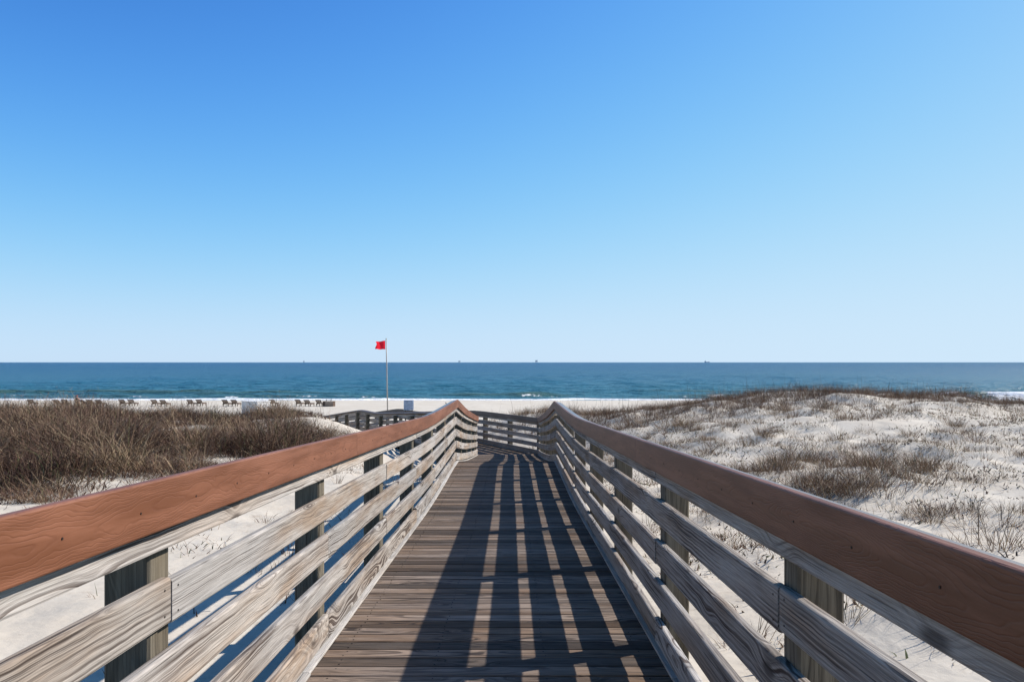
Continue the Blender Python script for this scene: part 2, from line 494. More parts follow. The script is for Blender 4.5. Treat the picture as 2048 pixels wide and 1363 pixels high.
def sand_mat():
    N = NT('white_sand')
    P = N.new('ShaderNodeNewGeometry').outputs['Position']
    a = N.noise(P, .5, 5., .6); b = N.noise(P, 9., 4., .6); c = N.noise(P, 160., 2., .6)
    col = N.mix(N.mr(a, .3, .7), (.57, .50, .405), (.65, .585, .485))
    col = N.mix(N.mr(b, .55, .8, 0., .35), col, (.44, .385, .33))
    sp = N.new('ShaderNodeSeparateXYZ'); N.put(sp.inputs[0], P)
    dune = N.mr(sp.outputs[1], 34., 46., 1., .12)                     # plant litter gathers on the dunes, not on the beach
    where = N.mr(N.noise(P, .9, 4., .6), .42, .62, .15, 1.)
    fleck = N.mr(N.noise(P, 24., 4., .75), .60, .70)
    film = N.mr(N.noise(P, 5., 5., .7), .5, .72, 0., .45)
    litter = N.math('MULTIPLY', N.math('MULTIPLY', N.math('MAXIMUM', N.math('MULTIPLY', fleck, .8), film), where), dune)
    col = N.mix(litter, col, (.29, .205, .135))
    h = N.math('ADD', N.math('MULTIPLY', b, 1.), N.math('MULTIPLY', c, .12))
    foot = N.noise(P, 3.2, 2., .5)
    nrm = N.bump(foot, .27, .07)
    nrm = N.bump(h, .45, .02, nrm)
    return N.done(col, .92, nrm, .15)
M['sand'] = sand_mat()
tag(link('sand', me, M['sand']), kind='structure')

# ------------------------------------------------------------------ sea
sx = np.concatenate([axis(-26000, -130, -130, -130, 1., 1.18, 3000)[:-1], np.arange(-130, 130, .45), axis(130, 26000, 130, 130, 1., 1.18, 3000)])
sy = np.concatenate([np.arange(114, 150, .3), axis(150, 45000, 150, 150, .4, 1.03, 3000)])
SX, SY = np.meshgrid(sx, sy)
fade = np.clip(1 - (SY - 330) / 250, 0, 1) * np.clip(1 - (np.abs(SX) - 130) / 60, 0, 1)
wob = fbm(SX * .02, SY * .02, 2) * 14
sh = np.clip((SY - 122) / 20, 0.12, 1)
H = np.zeros_like(SX)
for lam, amp, ang, ph in ((23, .16, .06, 0), (14, .10, -.12, 2), (8.3, .075, .2, 1), (5.1, .05, -.3, 4), (3.3, .035, .1, 3)):
    k = 2 * math.pi / lam
    s_ = np.sin(k * (SY * math.cos(ang) + SX * math.sin(ang) + wob) + ph)
    H += amp * (1 - np.abs(s_)) * 1.3 * (.3 + 1.7 * vnoise(SX * .16 + lam, SY * .09) ** 1.5) * 1.3
H = H * sh * fade + fbm(SX * .8, SY * .8, 3) * .12 * sh * fade
foam = np.zeros_like(SX); green = np.zeros_like(SX)
def breaker(y0, h, xa, xb, front, back, foamy, gr=1., curve_=0.):
    """a swell line standing up parallel to the beach"""
    global H, foam, green
    yy = SY - (y0 + curve_ * (SX - (xa + xb) / 2) ** 2 + fbm(SX * .05 + y0, SX * 0, 2) * 5)
    env = np.clip((SX - xa) / 9, 0, 1) * np.clip((xb - SX) / 9, 0, 1)
    env = env * env * (3 - 2 * env) * (.75 + .5 * vnoise(SX * .12, SX * 0 + y0))
    prof = np.where(yy < 0, np.exp(-(yy / front) ** 2), np.exp(-(yy / back) ** 2))
    H = H + h * prof * env
    fr = np.where(yy < 0, np.exp(-(yy / (front * 1.3)) ** 2), np.exp(-(yy / (back * .5)) ** 2))
    green = np.maximum(green, gr * fr * env)
    fm = vnoise(SX * .45 + y0, SY * .9) * .7 + vnoise(SX * .13, SY * .2 + y0) * .8 - .25 + fbm(SX * 1.1, SY * .5 + y0, 2) * .5
    if foamy > 0:
        body = np.exp(-((yy + front * .9) / (front * 1.5)) ** 2)
        foam = np.maximum(foam, env * body * np.clip(foamy * 1.8 * fm, 0, 1.2))
breaker(137, .62, -16, 12, 1.1, 4.5, .12, 1., .004)
breaker(134, .42, -5, 15, 1.0, 3, .33, .9)
breaker(145, .55, -110, -50, 1.5, 5, .05, .8)
breaker(141, .45, -62, -24, 1.3, 5, .0, .7)
breaker(133, .9, 66, 140, 1.6, 3.5, 1.5, .6)
breaker(131, .4, 17, 44, 1.2, 3, .42, .6)
breaker(150, .4, 20, 70, 1.4, 5, .0, .6)
breaker(132, .35, -120, -12, 1.2, 3, .28, .5)
swash = np.exp(-((SY - (126.3 + fbm(SX * .06, SX * 0 + 3, 3) * 5)) / 2.6) ** 2)
foam = np.maximum(foam, swash * (.55 + .75 * vnoise(SX * .5, SY * .9)))
foam = np.maximum(foam, np.clip((129 - SY) / 4, 0, 1) * (.3 + .6 * vnoise(SX * .25, SY * .6)))
nx, ny = len(sx), len(sy)
ii = np.arange(nx * ny).reshape(ny, nx)
F = np.stack([ii[:-1, :-1], ii[:-1, 1:], ii[1:, 1:], ii[1:, :-1]], -1).reshape(-1, 4)
me = mesh_np('sea', np.stack([SX, SY, H], -1).reshape(-1, 3), F, {'foam': foam.ravel(), 'green': green.ravel()}, True)
def sea_mat():
    N = NT('sea_water')
    P = N.new('ShaderNodeNewGeometry').outputs['Position']
    sp = N.new('ShaderNodeSeparateXYZ'); N.put(sp.inputs[0], P)
    x, y = sp.outputs[0], sp.outputs[1]
    fo = N.new('ShaderNodeAttribute', attribute_name='foam').outputs['Fac']
    gr = N.new('ShaderNodeAttribute', attribute_name='green').outputs['Fac']
    ly = N.math('LOGARITHM', y, 10.)
    # deeper water further out; slow patches of sandbar and deeper water
    dep = N.mr(ly, 2.1, 3.3, 0., 1., False)
    col = N.ramp(dep, [(0., (.045, .155, .19)), (.25, (.022, .118, .185)), (.6, (.010, .086, .17)), (1., (.009, .066, .155))])
    patch = N.noise(N.vec(N.math('MULTIPLY', x, .006), N.math('MULTIPLY', y, .016)), 1., 4., .55)
    col = N.mix(N.mr(patch, .35, .7, 0., .35), col, (.028, .135, .165))
    col = N.mix(N.math('MULTIPLY', gr, .8), col, (.075, .115, .062))
    w1 = N.noise(N.vec(N.math('MULTIPLY', x, .11), N.math('MULTIPLY', y, .35)), 1., 4., .6)
    w2 = N.noise(N.vec(N.math('MULTIPLY', x, .5), N.math('MULTIPLY', y, 1.1)), 1., 4., .65)
    w3 = N.noise(N.vec(N.math('MULTIPLY', x, .018), N.math('MULTIPLY', y, .05)), 1., 3., .6)
    nrm = N.bump(w3, .25, 6.)
    nrm = N.bump(w1, 1., 2.2, nrm)
    nrm = N.bump(w2, 1., .6, nrm)
    caps = N.math('MULTIPLY', N.mr(N.noise(N.vec(N.math('MULTIPLY', x, .3), N.math('MULTIPLY', y, .18)), 1., 5., .7), .71, .76), N.mr(y, 130., 600., .7, 0.))
    lace = N.noise(P, 1.6, 5., .65)
    fm = N.math('MAXIMUM', N.mr(N.math('ADD', fo, N.math('MULTIPLY', N.math('SUBTRACT', lace, .5), 1.1)), .38, .62), caps)
    N.put(N.b.inputs['IOR'], 1.33)
    out = N.mix(fm, col, (.86, .87, .88))
    rg = N.math('MULTIPLY_ADD', fm, .6, .3)
    return N.done(out, rg, nrm, .19)
M['sea'] = sea_mat()
tag(link('sea', me, M['sea']), kind='structure')
# ------------------------------------------------------------------ boardwalk
bw = empty('boardwalk', (0, 0, EYE - D1(0)))
tag(bw, 'weathered timber boardwalk with slatted railings and brown handrails running down to the beach', 'boardwalk')
BWO = Vector(bw.location)
def bpart(mb, name, mat, smooth=False):
    o = mb.build(name, mat, bw, smooth)
    fix_normals(o.data)
    o.location = -BWO
    return o

POST = .14
BOARDS = [.945, .707, .478, .249, .022]            # bottoms of the five rails, from the top
BH, BT = .140, .038
FAS = (1.020, 1.172)                               # brown fascia
def rsec(o0, o1, h0, h1, r):
    """rectangle with rounded corners, outward x height"""
    c = r * .3
    return [(o0 + r, h0), (o0 + c, h0 + c), (o0, h0 + r), (o0, h1 - r), (o0 + c, h1 - c), (o0 + r, h1),
            (o1 - r, h1), (o1 - c, h1 - c), (o1, h1 - r), (o1, h0 + r), (o1 - c, h0 + c), (o1 - r, h0)]
def stations(path, t0, t1, dh=0., do=0., n=None, bow=0.):
    n = n or max(3, int((t1 - t0) / .45) + 1)
    L = []
    for i in range(n):
        f = i / (n - 1); t = t0 + (t1 - t0) * f
        p, out = path.p(t)
        b = math.sin(f * math.pi) * bow
        L.append(((p[0] + out[0] * (do + b), p[1] + out[1] * (do + b), p[2] + dh), out, t))
    return L

posts1 = [2.45 + 2.09 * k for k in range(-4, 6)] + [15.0, 17.1, 19.2, 21.3, 23.3]
posts2 = [2.3, 4.4, 6.5, 8.6, 10.7, 12.8, 14.6, 16.8, 18.9, 21.0, 23.1, 25.2, 27.2]
railspec = {
    'L1': (posts1 + [CL[1] - .1], -6.0, CL[1] + .02, .012, [.45, 5.2, 9.85, 15.0, 19.6]),
    'R1': (posts1, -6.0, CR[1] + .015, -.018, [.5, 5.05, 9.7, 15.0, 19.6]),
    'L2': ([sL0 + .25] + posts2, sL0 + .05, 27.4, 0., [5.0, 9.6, 14.5, 19.]),
    'R2': ([.12] + posts2, .0, 27.4, 0., [5.0, 9.6, 14.5, 19.]),
}
screws = MB()
for key, (pst, t0, t1, dh0, fj) in railspec.items():
    path = PATHS[key]
    # posts
    for t in pst:
        if t < t0 or t > t1: continue
        p, out = path.p(t)
        along = Vector((-out[1], out[0], 0)); outv = Vector((out[0], out[1], 0))
        c = Vector((p[0], p[1], 0)) + outv * (.070 + POST / 2)
        zb = float(ground(c.x, c.y, False)) - .5
        zt = p[2] + 1.03 + random.uniform(-.03, .02)
        mb = MB(); h = POST / 2; ch = .008
        ring = [(-h, -h + ch), (-h + ch, -h), (h - ch, -h), (h, -h + ch), (h, h - ch), (h - ch, h), (-h + ch, h), (-h, h - ch)]
        tw = random.uniform(-.03, .03)
        vs, fs, uvs = [], [], []
        for z in (zb, (zb + zt) / 2, zt):
            for (a, b) in ring:
                a2 = a * math.cos(tw) - b * math.sin(tw); b2 = a * math.sin(tw) + b * math.cos(tw)
                q = c + along * a2 + outv * b2
                vs.append((q.x, q.y, z))
        for lv in (0, 1):
            for k in range(8):
                k2 = (k + 1) % 8
                fs.append((lv * 8 + k, lv * 8 + k2, lv * 8 + 8 + k2, lv * 8 + 8 + k))
                za, zc = vs[lv * 8][2], vs[lv * 8 + 8][2]
                va, vb = ring[k][0] + ring[k][1], ring[k2][0] + ring[k2][1]
                uvs.append([(za, va), (za, vb), (zc, vb), (zc, va)])
        fs.append(tuple(range(16, 24))); uvs.append([(ring[k][0], ring[k][1]) for k in range(8)])
        mb.add(vs, fs, uvs)
        bpart(mb, 'post', M['post'])
    # slat rails
    for row, hb in enumerate(BOARDS):
        js = [t0]
        idx = [i for i, t in enumerate(pst) if t0 + .5 < t < t1 - .5]
        for i in idx:
            t = pst[i]
            forced = key in ('L1', 'R1') and abs(t - 15.0) < .01
            if forced or (i + row + 1) % 2 == 0: js.append(t)
        js.append(t1)
        for a, b in zip(js[:-1], js[1:]):
            if b - a < .2: continue
            dh = dh0 + random.uniform(-.006, .006); do = random.uniform(-.004, .004)
            sec = rsec(.030, .030 + BT, hb, hb + BH + random.uniform(-.003, .003), .009)
            bpart(sweep(stations(path, a + .0022, b - .0022, dh, do, bow=random.uniform(-.006, .006)), sec), 'rail_board', M['rail'], False)
            for e in (a + .045, b - .045):
                for hh in (.03, .11):
                    p, out = path.p(e)
                    q = Vector((p[0] + out[0] * (.0285 + do), p[1] + out[1] * (.0285 + do), p[2] + hb + hh + dh))
                    screws.tube([q, q + Vector((out[0], out[1], 0)) * .004], .0038, 6)
    # brown fascia and its sloping cap
    js = [t0] + [j for j in fj if t0 + .3 < j < t1 - .3] + [t1]
    for a, b in zip(js[:-1], js[1:]):
        dh = dh0 + random.uniform(-.002, .002)
        st = stations(path, a + .0012, b - .0012, dh)
        cm = M['comp'] if key in ('L1', 'R1') else M['comp_far']
        bpart(sweep(st, rsec(-.004, .0265, FAS[0], FAS[1], .006)), 'handrail_fascia', cm)
        cap = [(.028, 1.132), (.028, 1.165), (.030, 1.1675), (.134, 1.139), (.139, 1.134), (.139, 1.112), (.134, 1.107)]
        bpart(sweep(st, cap), 'handrail_cap', M['comp_top'] if key in ('L1', 'R1') else M['comp_far'])
        t = a + .2
        while t < b - .1:
            p, out = path.p(t)
            q = Vector((p[0] - out[0] * .0055, p[1] - out[1] * .0055, p[2] + 1.09 + dh))
            screws.tube([q, q + Vector((out[0], out[1], 0)) * .004], .0036, 6)
            t += .38
    # pale edge strip on the deck, in lengths
    t = t0
    while t < t1 - .3:
        e = min(t + 2.4 + random.uniform(-.4, .5), t1)
        bpart(sweep(stations(path, t + .002, e - .002, 0.), rsec(random.uniform(-.006, .004), .05, .004, .019, .003)), 'edge_strip', M['strip'])
        t = e
    # long beam under the deck edge
    bpart(sweep(stations(path, t0, t1, 0.), rsec(.02, .066, -.24, -.04, .004)), 'beam', M['post'])
sc_o = bpart(screws, 'screw', M['screw'])
tag(sc_o, kind='stuff')

# deck boards: shared meshes for the straight run, cut ones at the bend
PITCH = .1405
def plank_mesh(w, name, bend):
    n = 7; L0, L1 = XL - .045, XR + .045
    mb = MB(); hw = w / 2
    sec = [(-hw, -.034), (-hw, -.005), (-hw + .004, 0), (hw - .004, 0), (hw, -.005), (hw, -.034)]
    vs, fs, uvs = [], [], []
    for i in range(n):
        x = L0 + (L1 - L0) * i / (n - 1)
        f = i / (n - 1)
        for (y, z) in sec:
            vs.append((x, y + bend[0] * math.sin(f * 3.1), z + bend[1] * math.sin(f * 6.) + (bend[2] * (abs(y) / hw) if z > -.01 else 0)))
    k = len(sec)
    for i in range(n - 1):
        for j in range(k):
            j2 = (j + 1) % k
            fs.append((i * k + j, (i + 1) * k + j, (i + 1) * k + j2, i * k + j2))
            ua, ub = vs[i * k][0], vs[(i + 1) * k][0]
            va, vb = sec[j][0] + sec[j][1], sec[j2][0] + sec[j2][1]
            uvs.append([(ua, va), (ub, va), (ub, vb), (ua, vb)])
    fs += [tuple(range(k)), tuple(range((n - 1) * k, n * k))]
    uvs += [[(0, s_[1]) for s_ in sec]] * 2
    mb.add(vs, fs, uvs)
    me = mb.mesh(name); me.materials.append(M['deck']); fix_normals(me)
    return me
PLANKS = [plank_mesh(.1405 - random.uniform(.006, .014), 'deck_board', (random.uniform(-.002, .002), random.uniform(-.0015, .0015), random.uniform(-.001, .002))) for _ in range(10)]
y = -5.9
ndk = 0
while y < CL[1] - .1:
    d = (D1(y + .05) - D1(y - .05)) / .1
    o = link('deck_board', PLANKS[random.randrange(10)], None, bw)
    o.location = Vector((random.uniform(-.006, .006), y, EYE - D1(y) + random.uniform(-.0015, .0015))) - BWO
    o.rotation_euler = (-math.atan(d) + random.uniform(-.006, .006), 0, random.uniform(-.0012, .0012))
    y += PITCH; ndk += 1
yend = y - PITCH / 2

def clip(poly, nx_, ny_, c):
    out = []
    for i in range(len(poly)):
        a, b = poly[i], poly[(i + 1) % len(poly)]
        da = a[0] * nx_ + a[1] * ny_ - c; db = b[0] * nx_ + b[1] * ny_ - c
        if da >= 0: out.append(a)
        if da * db < 0:
            t = da / (da - db); out.append((a[0] + (b[0] - a[0]) * t, a[1] + (b[1] - a[1]) * t))
    return out
def poly_board(poly, zf, udir, parent_mb=None):
    n = len(poly)
    ar = abs(sum(poly[i][0] * poly[(i + 1) % n][1] - poly[(i + 1) % n][0] * poly[i][1] for i in range(n))) / 2
    if n < 3 or ar < .004: return
    mb = parent_mb or MB()
    vs = [(x, y_, zf(x, y_)) for x, y_ in poly] + [(x, y_, zf(x, y_) - .034) for x, y_ in poly]
    fs = [tuple(range(n)), tuple(range(2 * n - 1, n - 1, -1))] + [(i, n + i, n + (i + 1) % n, (i + 1) % n) for i in range(n)]
    q = lambda i: (vs[i][0] * udir[0] + vs[i][1] * udir[1], -vs[i][0] * udir[1] + vs[i][1] * udir[0] + vs[i][2])
    mb.add(vs, fs, [[q(i) for i in f] for f in fs])
    if parent_mb is None: bpart(mb, 'deck_board', M['deck'])
s2 = sL0 - .02                                     # second leg's boards begin here
cS = CLs[0] * HX + CLs[1] * HY + s2
while y < CR[1] + 1.2:
    a, b = y - PITCH / 2 + .003, y + PITCH / 2 - .003
    poly = [(XL - .04, a), (XR + .06, a), (XR + .06, b), (XL - .04, b)]
    poly = clip(poly, -HX, -HY, -cS)
    poly = clip(poly, -NXR, -NYR, -(CR[0] * NXR + CR[1] * NYR + .05))
    if len(poly) >= 3: poly_board(poly, lambda x, yy: EYE - D1(yy) - .001, (1, 0))
    y += PITCH
nails = MB()
for t in np.arange(-1, 18, PITCH):
    for xx in (XL + .10, XL + .62, XR - .62, XR - .10):
        for dy in (-.035, .035):
            q = Vector((xx + random.uniform(-.01, .01), -5.9 + round((t + 5.9) / PITCH) * PITCH + dy, 0))
            q.z = EYE - D1(q.y) - .002
            nails.tube([q, q + Vector((0, 0, .0042))], .0042, 6)
tag(bpart(nails, 'nail', M['screw']), kind='stuff')
farb = MB()
s = s2 + PITCH / 2
while s < 27.2:
    a, b = s - PITCH / 2 + .003, s + PITCH / 2 - .003
    P0 = lambda t, w: (CLs[0] + HX * t + NXR * w, CLs[1] + HY * t + NYR * w)
    poly = [P0(a, -.045), P0(a, WID + .045), P0(b, WID + .045), P0(b, -.045)]
    if s < 8.5: poly_board(poly, lambda x, yy: EYE - D2(s), (NXR, NYR))
    else: poly_board(poly, lambda x, yy: EYE - D2(s), (NXR, NYR), farb)
    s += PITCH
tag(bpart(farb, 'deck_planking', M['deck']), kind='stuff')
# ------------------------------------------------------------------ grass
def grass_mat():
    N = NT('dry_grass')
    t = N.new('ShaderNodeAttribute', attribute_name='tint').outputs['Fac']
    col = N.ramp(t, [(0., (.046, .024, .017)), (.3, (.118, .063, .041)), (.55, (.205, .120, .076)), (.8, (.34, .24, .145)), (.93, (.44, .33, .20)), (1., (.09, .10, .038))])
    m = N.done(col, .75, None, .2)
    return m
M['grass'] = grass_mat()

def blades(base, height, width, lean, curl, tint, az=None):
    """curved strips: arrays over blades"""
    n = len(base)
    az = RNG.uniform(0, 2 * math.pi, n) if az is None else az
    dx, dy = np.cos(az), np.sin(az)
    wx, wy = -dy, dx
    tw = RNG.uniform(-1.2, 1.2, n)
    wx, wy = wx * np.cos(tw) + dx * np.sin(tw), wy * np.cos(tw) + dy * np.sin(tw)
    V = np.zeros((n, 5, 3))
    for k, (f, wf) in enumerate(((0, 1.), (.55, .75))):
        off = height * (lean * f + curl * f * f)
        z = height * (f - .45 * curl * f * f)
        for sgn, j in ((-1, 2 * k), (1, 2 * k + 1)):
            V[:, j, 0] = base[:, 0] + dx * off + wx * width * wf * .5 * sgn
            V[:, j, 1] = base[:, 1] + dy * off + wy * width * wf * .5 * sgn
            V[:, j, 2] = base[:, 2] + z
    off = height * (lean + curl)
    V[:, 4, 0] = base[:, 0] + dx * off; V[:, 4, 1] = base[:, 1] + dy * off
    V[:, 4, 2] = base[:, 2] + height * (1 - .45 * curl)
    b = (np.arange(n) * 5)[:, None]
    T = np.array([[0, 1, 3], [0, 3, 2], [2, 3, 4]])
    F = (b[:, :, None] + T[None]).reshape(-1, 3)
    return V.reshape(-1, 3), F, np.repeat(tint, 5)

def merge(parts):
    Vs, Fs, Ts, k = [], [], [], 0
    for V, F_, T in parts:
        Vs.append(V); Fs.append(F_ + k); Ts.append(T); k += len(V)
    return np.concatenate(Vs), np.concatenate(Fs), np.concatenate(Ts)

def stuff(name, parts, label, cat):
    V, F_, T = merge(parts)
    o = link(name, mesh_np(name, V, F_, {'tint': T}), M['grass'])
    return tag(o, label, cat, kind='stuff')

def tints(n, mean=.45, sd=.2, green=.05):
    t = np.clip(RNG.normal(mean, sd, n), 0, .92)
    t[RNG.random(n) < green] = 1.
    return t

def on_ground(x, y): return np.stack([x, y, ground(x, y) - .015], -1)

def tuft_parts(cx, cy, rad, n, h, mean=.5, z=None, green=.05, wd=.006, spread=.55):
    """one clump of blades fanning outwards"""
    a = RNG.uniform(0, 2 * math.pi, n); r = rad * np.sqrt(RNG.random(n))
    x, y_ = cx + r * np.cos(a), cy + r * np.sin(a)
    base = on_ground(x, y_) if z is None else np.stack([x, y_, np.full(n, z)], -1)
    hh = h * RNG.uniform(.45, 1.1, n)
    return blades(base, hh, RNG.uniform(.6, 1.4, n) * wd, RNG.uniform(.05, spread, n), RNG.uniform(0, .7, n), tints(n, mean, .18, green), a + RNG.normal(0, .7, n))

def path_dist(x, y):
    d = np.full(len(x), 1e9)
    for (px, py, _) in PP: d = np.minimum(d, (x - px) ** 2 + (y - py) ** 2)
    return np.sqrt(d)

# dense brown dune on the left
n = 430000
x = RNG.uniform(-46, -3.6, n); y = RNG.uniform(9, 38.5, n)
edge = np.interp(x, [-46, -20, -9.5, -7.6, -6.4, -5.9, -5.2], [8.5, 9.8, 12.0, 14.6, 16.8, 21.0, 34])
nz = fbm(x * .5, y * .5, 3)
inside = y - edge + nz * 6
bare = fbm(x * .55 + 40, y * .55, 3)
dens = np.clip(inside / 3.0, 0, 1) * np.clip((bare + .20) * 6, 0.04, 1) * np.clip((37.5 - y + nz * 5) / 4, 0, 1)
mound = np.exp(-(((x + 7.0) / 2.0) ** 2 + ((y - 33) / 3.4) ** 2))
dens *= np.clip(1 - 1.7 * mound, .0, 1)
vis = np.clip(1.25 - (np.abs(x) / y - .62) * 1.5, .25, 1)        # thin out far to the side
keep = (RNG.random(n) < dens * vis) & (path_dist(x, y) > 1.9)
x, y, nz, dens = x[keep], y[keep], nz[keep], dens[keep]
clump = fbm(x * .8, y * .8, 2) * 1.15
hue = fbm(x * .45 + 70, y * .45, 3)
n = len(x)
h = (.34 + .48 * dens) * RNG.uniform(.35, 1.1, n) * np.clip(1 + 2.6 * clump, .35, 2.) * np.interp(y, [20, 28], [1., .85])
t = np.clip(RNG.normal(.29, .24, n) + hue * 1.2 + clump * .95, 0, .92)
t[RNG.random(n) < .05 + .10 * (hue < -.18)] = 1.
left = [blades(on_ground(x, y), h, RNG.uniform(.007, .016, n), RNG.uniform(0, .95, n), RNG.uniform(0, 1.2, n), t)]
low = RNG.choice(n, int(n * .4))
left.append(blades(on_ground(x[low] + RNG.normal(0, .06, len(low)), y[low]), RNG.uniform(.08, .24, len(low)), RNG.uniform(.014, .035, len(low)), RNG.uniform(.3, 1.6, len(low)), RNG.uniform(0, .9, len(low)), np.clip(RNG.normal(.22, .14, len(low)), 0, .8)))
# small dead leaves and twig ends through the height of the scrub
lf = RNG.choice(n, 110000)
lb = on_ground(x[lf] + RNG.normal(0, .08, len(lf)), y[lf] + RNG.normal(0, .08, len(lf)))
lb[:, 2] += h[lf] * RNG.uniform(.15, .95, len(lf))
left.append(blades(lb, RNG.uniform(.04, .11, len(lf)), RNG.uniform(.006, .014, len(lf)), RNG.uniform(-.3, 1.8, len(lf)), RNG.uniform(0, 1., len(lf)), np.clip(t[lf] + RNG.normal(-.06, .16, len(lf)), 0, .92)))
# sea oat stalks over it
m = 900
i = RNG.choice(n, m)
left.append(blades(on_ground(x[i], y[i]), RNG.uniform(.7, 1.15, m), RNG.uniform(.006, .009, m), RNG.uniform(0, .18, m), RNG.uniform(0, .35, m), np.clip(RNG.normal(.72, .1, m), 0, .92)))
stuff('dune_grass', left, 'dense dark brown dry grass covering the dune left of the boardwalk', 'grass')

# sparse grass over the right dune and the foredune behind the bend
parts = []
def scatter(num, xr, yr, fn):
    x = RNG.uniform(*xr, num); y = RNG.uniform(*yr, num)
    k = (RNG.random(num) < fn(x, y)) & (path_dist(x, y) > 1.75)
    return x[k], y[k]
def right_density(x, y):
    crest = (.35 + 1.3 * np.clip(.5 + 3.5 * fbm(x * .6 + 8, y * .6, 3), 0, 1)) * np.exp(-((y - 29.5 + .02 * (x - 12) ** 2 * .3) / 3.6) ** 2) * np.clip((x - 4.2) / 4, .15, 1)
    mid = 1.9 * np.clip(fbm(x * .75 + 50, y * .75, 2) * 5 + .05, .07, 1)
    back = np.clip((40 - y) / 3, 0, 1)
    edge = np.clip((6.2 - x) / 3, 0, 1) * np.clip((y - 19) / 4, 0, 1) * .55
    return np.clip(crest * 1.9 + mid * .5 + edge, 0, 1) * back
x, y = scatter(11500, (1.6, 32), (3, 40), right_density)
for a, b in zip(x, y):
    near = max(0.35, min(1., 14 / b))
    parts.append(tuft_parts(a, b, random.uniform(.08, .3), random.randint(12, 36), random.uniform(.12, .45) * (1.45 if b > 26 else .8), random.uniform(.48, .8) if b < 25 else random.uniform(.25, .55), wd=.0065, spread=.9))
# low creeping seedlings, dark specks on the sand
x, y = scatter(14000, (1.7, 24), (2.5, 27), lambda x, y: np.clip(.4 + fbm(x * .8, y * .8, 3) * 2.5, .06, 1))
nn = len(x)
for rep in range(4):
    jx, jy = x + RNG.normal(0, .05, nn), y + RNG.normal(0, .05, nn)
    parts.append(blades(on_ground(jx, jy), RNG.uniform(.03, .10, nn), RNG.uniform(.012, .03, nn), RNG.uniform(.3, 1.4, nn), RNG.uniform(0, .8, nn), np.where(RNG.random(nn) < .3, 1., np.clip(RNG.normal(.25, .15, nn), 0, .9))))
# tall stalks
x, y = scatter(900, (1.5, 30), (7, 37), lambda x, y: np.clip(.25 + fbm(x * .3, y * .3, 2) * 3 + (y > 26) * .3, 0, 1))
nn = len(x)
parts.append(blades(on_ground(x, y), RNG.uniform(.6, 1.3, nn), RNG.uniform(.004, .008, nn), RNG.uniform(0, .15, nn), RNG.uniform(0, .3, nn), np.clip(RNG.normal(.62, .12, nn), 0, .9)))
stuff('sparse_grass', parts, 'sparse brown grass and seedlings spread over the white dune right of the boardwalk', 'grass')

# foredune behind the bend and around the far leg
parts = []
def fore_density(x, y):
    a = np.exp(-(((x - 1.2) / 1.9) ** 2 + ((y - 35) / 1.6) ** 2))
    b = np.exp(-(((x - 4.6) / 2.2) ** 2 + ((y - 33.5) / 3) ** 2))
    c = np.exp(-(((x + 10.5) / 3.2) ** 2 + ((y - 40) / 3) ** 2)) * .35
    e = np.exp(-(((x - .2) / 1.6) ** 2 + ((y - 30.5) / 3) ** 2)) * .5
    return np.clip(a + b * .9 + c + e, 0, 1)
x, y = scatter(2600, (-15, 9), (26, 45), fore_density)
for a, b in zip(x, y):
    parts.append(tuft_parts(a, b, random.uniform(.06, .2), random.randint(16, 34), random.uniform(.25, .6), random.uniform(.42, .68), wd=.009))
x, y = scatter(700, (-12, 10), (28, 46), lambda x, y: np.full(len(x), .55))
nn = len(x)
parts.append(blades(on_ground(x, y), RNG.uniform(.6, 1.25, nn), RNG.uniform(.006, .010, nn), RNG.uniform(0, .16, nn), RNG.uniform(0, .3, nn), np.clip(RNG.normal(.6, .12, nn), 0, .9)))
stuff('foredune_grass', parts, 'thin tan sea oats and grass on the low sand ridge behind the boardwalk bend', 'grass')

# litter and small weeds on the sand left of the rail and under the deck
parts = []
x, y = scatter(2600, (-9.5, -1.9), (3.5, 24), lambda x, y: np.clip(.08 + fbm(x * .7 + 5, y * .7, 3) * 2.0 + (y > 9) * .12, .0, .8))
nn = len(x)
for rep in range(4):
    jx, jy = x + RNG.normal(0, .07, nn), y + RNG.normal(0, .07, nn)
    parts.append(blades(on_ground(jx, jy), RNG.uniform(.04, .14, nn), RNG.uniform(.006, .016, nn), RNG.uniform(.3, 1.3, nn), RNG.uniform(0, .8, nn), tints(nn, .35, .2, .15)))
x, y = scatter(420, (-11, -1.9), (7.5, 24), lambda x, y: np.clip(.25 + fbm(x * .4 + 15, y * .4, 3) * 2.5, .03, 1))
for a, b in zip(x, y):
    parts.append(tuft_parts(a, b, random.uniform(.05, .16), random.randint(12, 36), random.uniform(.12, .36), random.uniform(.4, .62), wd=.006))
stuff('weeds', parts, 'small dry weeds scattered on the sand beside the left railing', 'weeds')

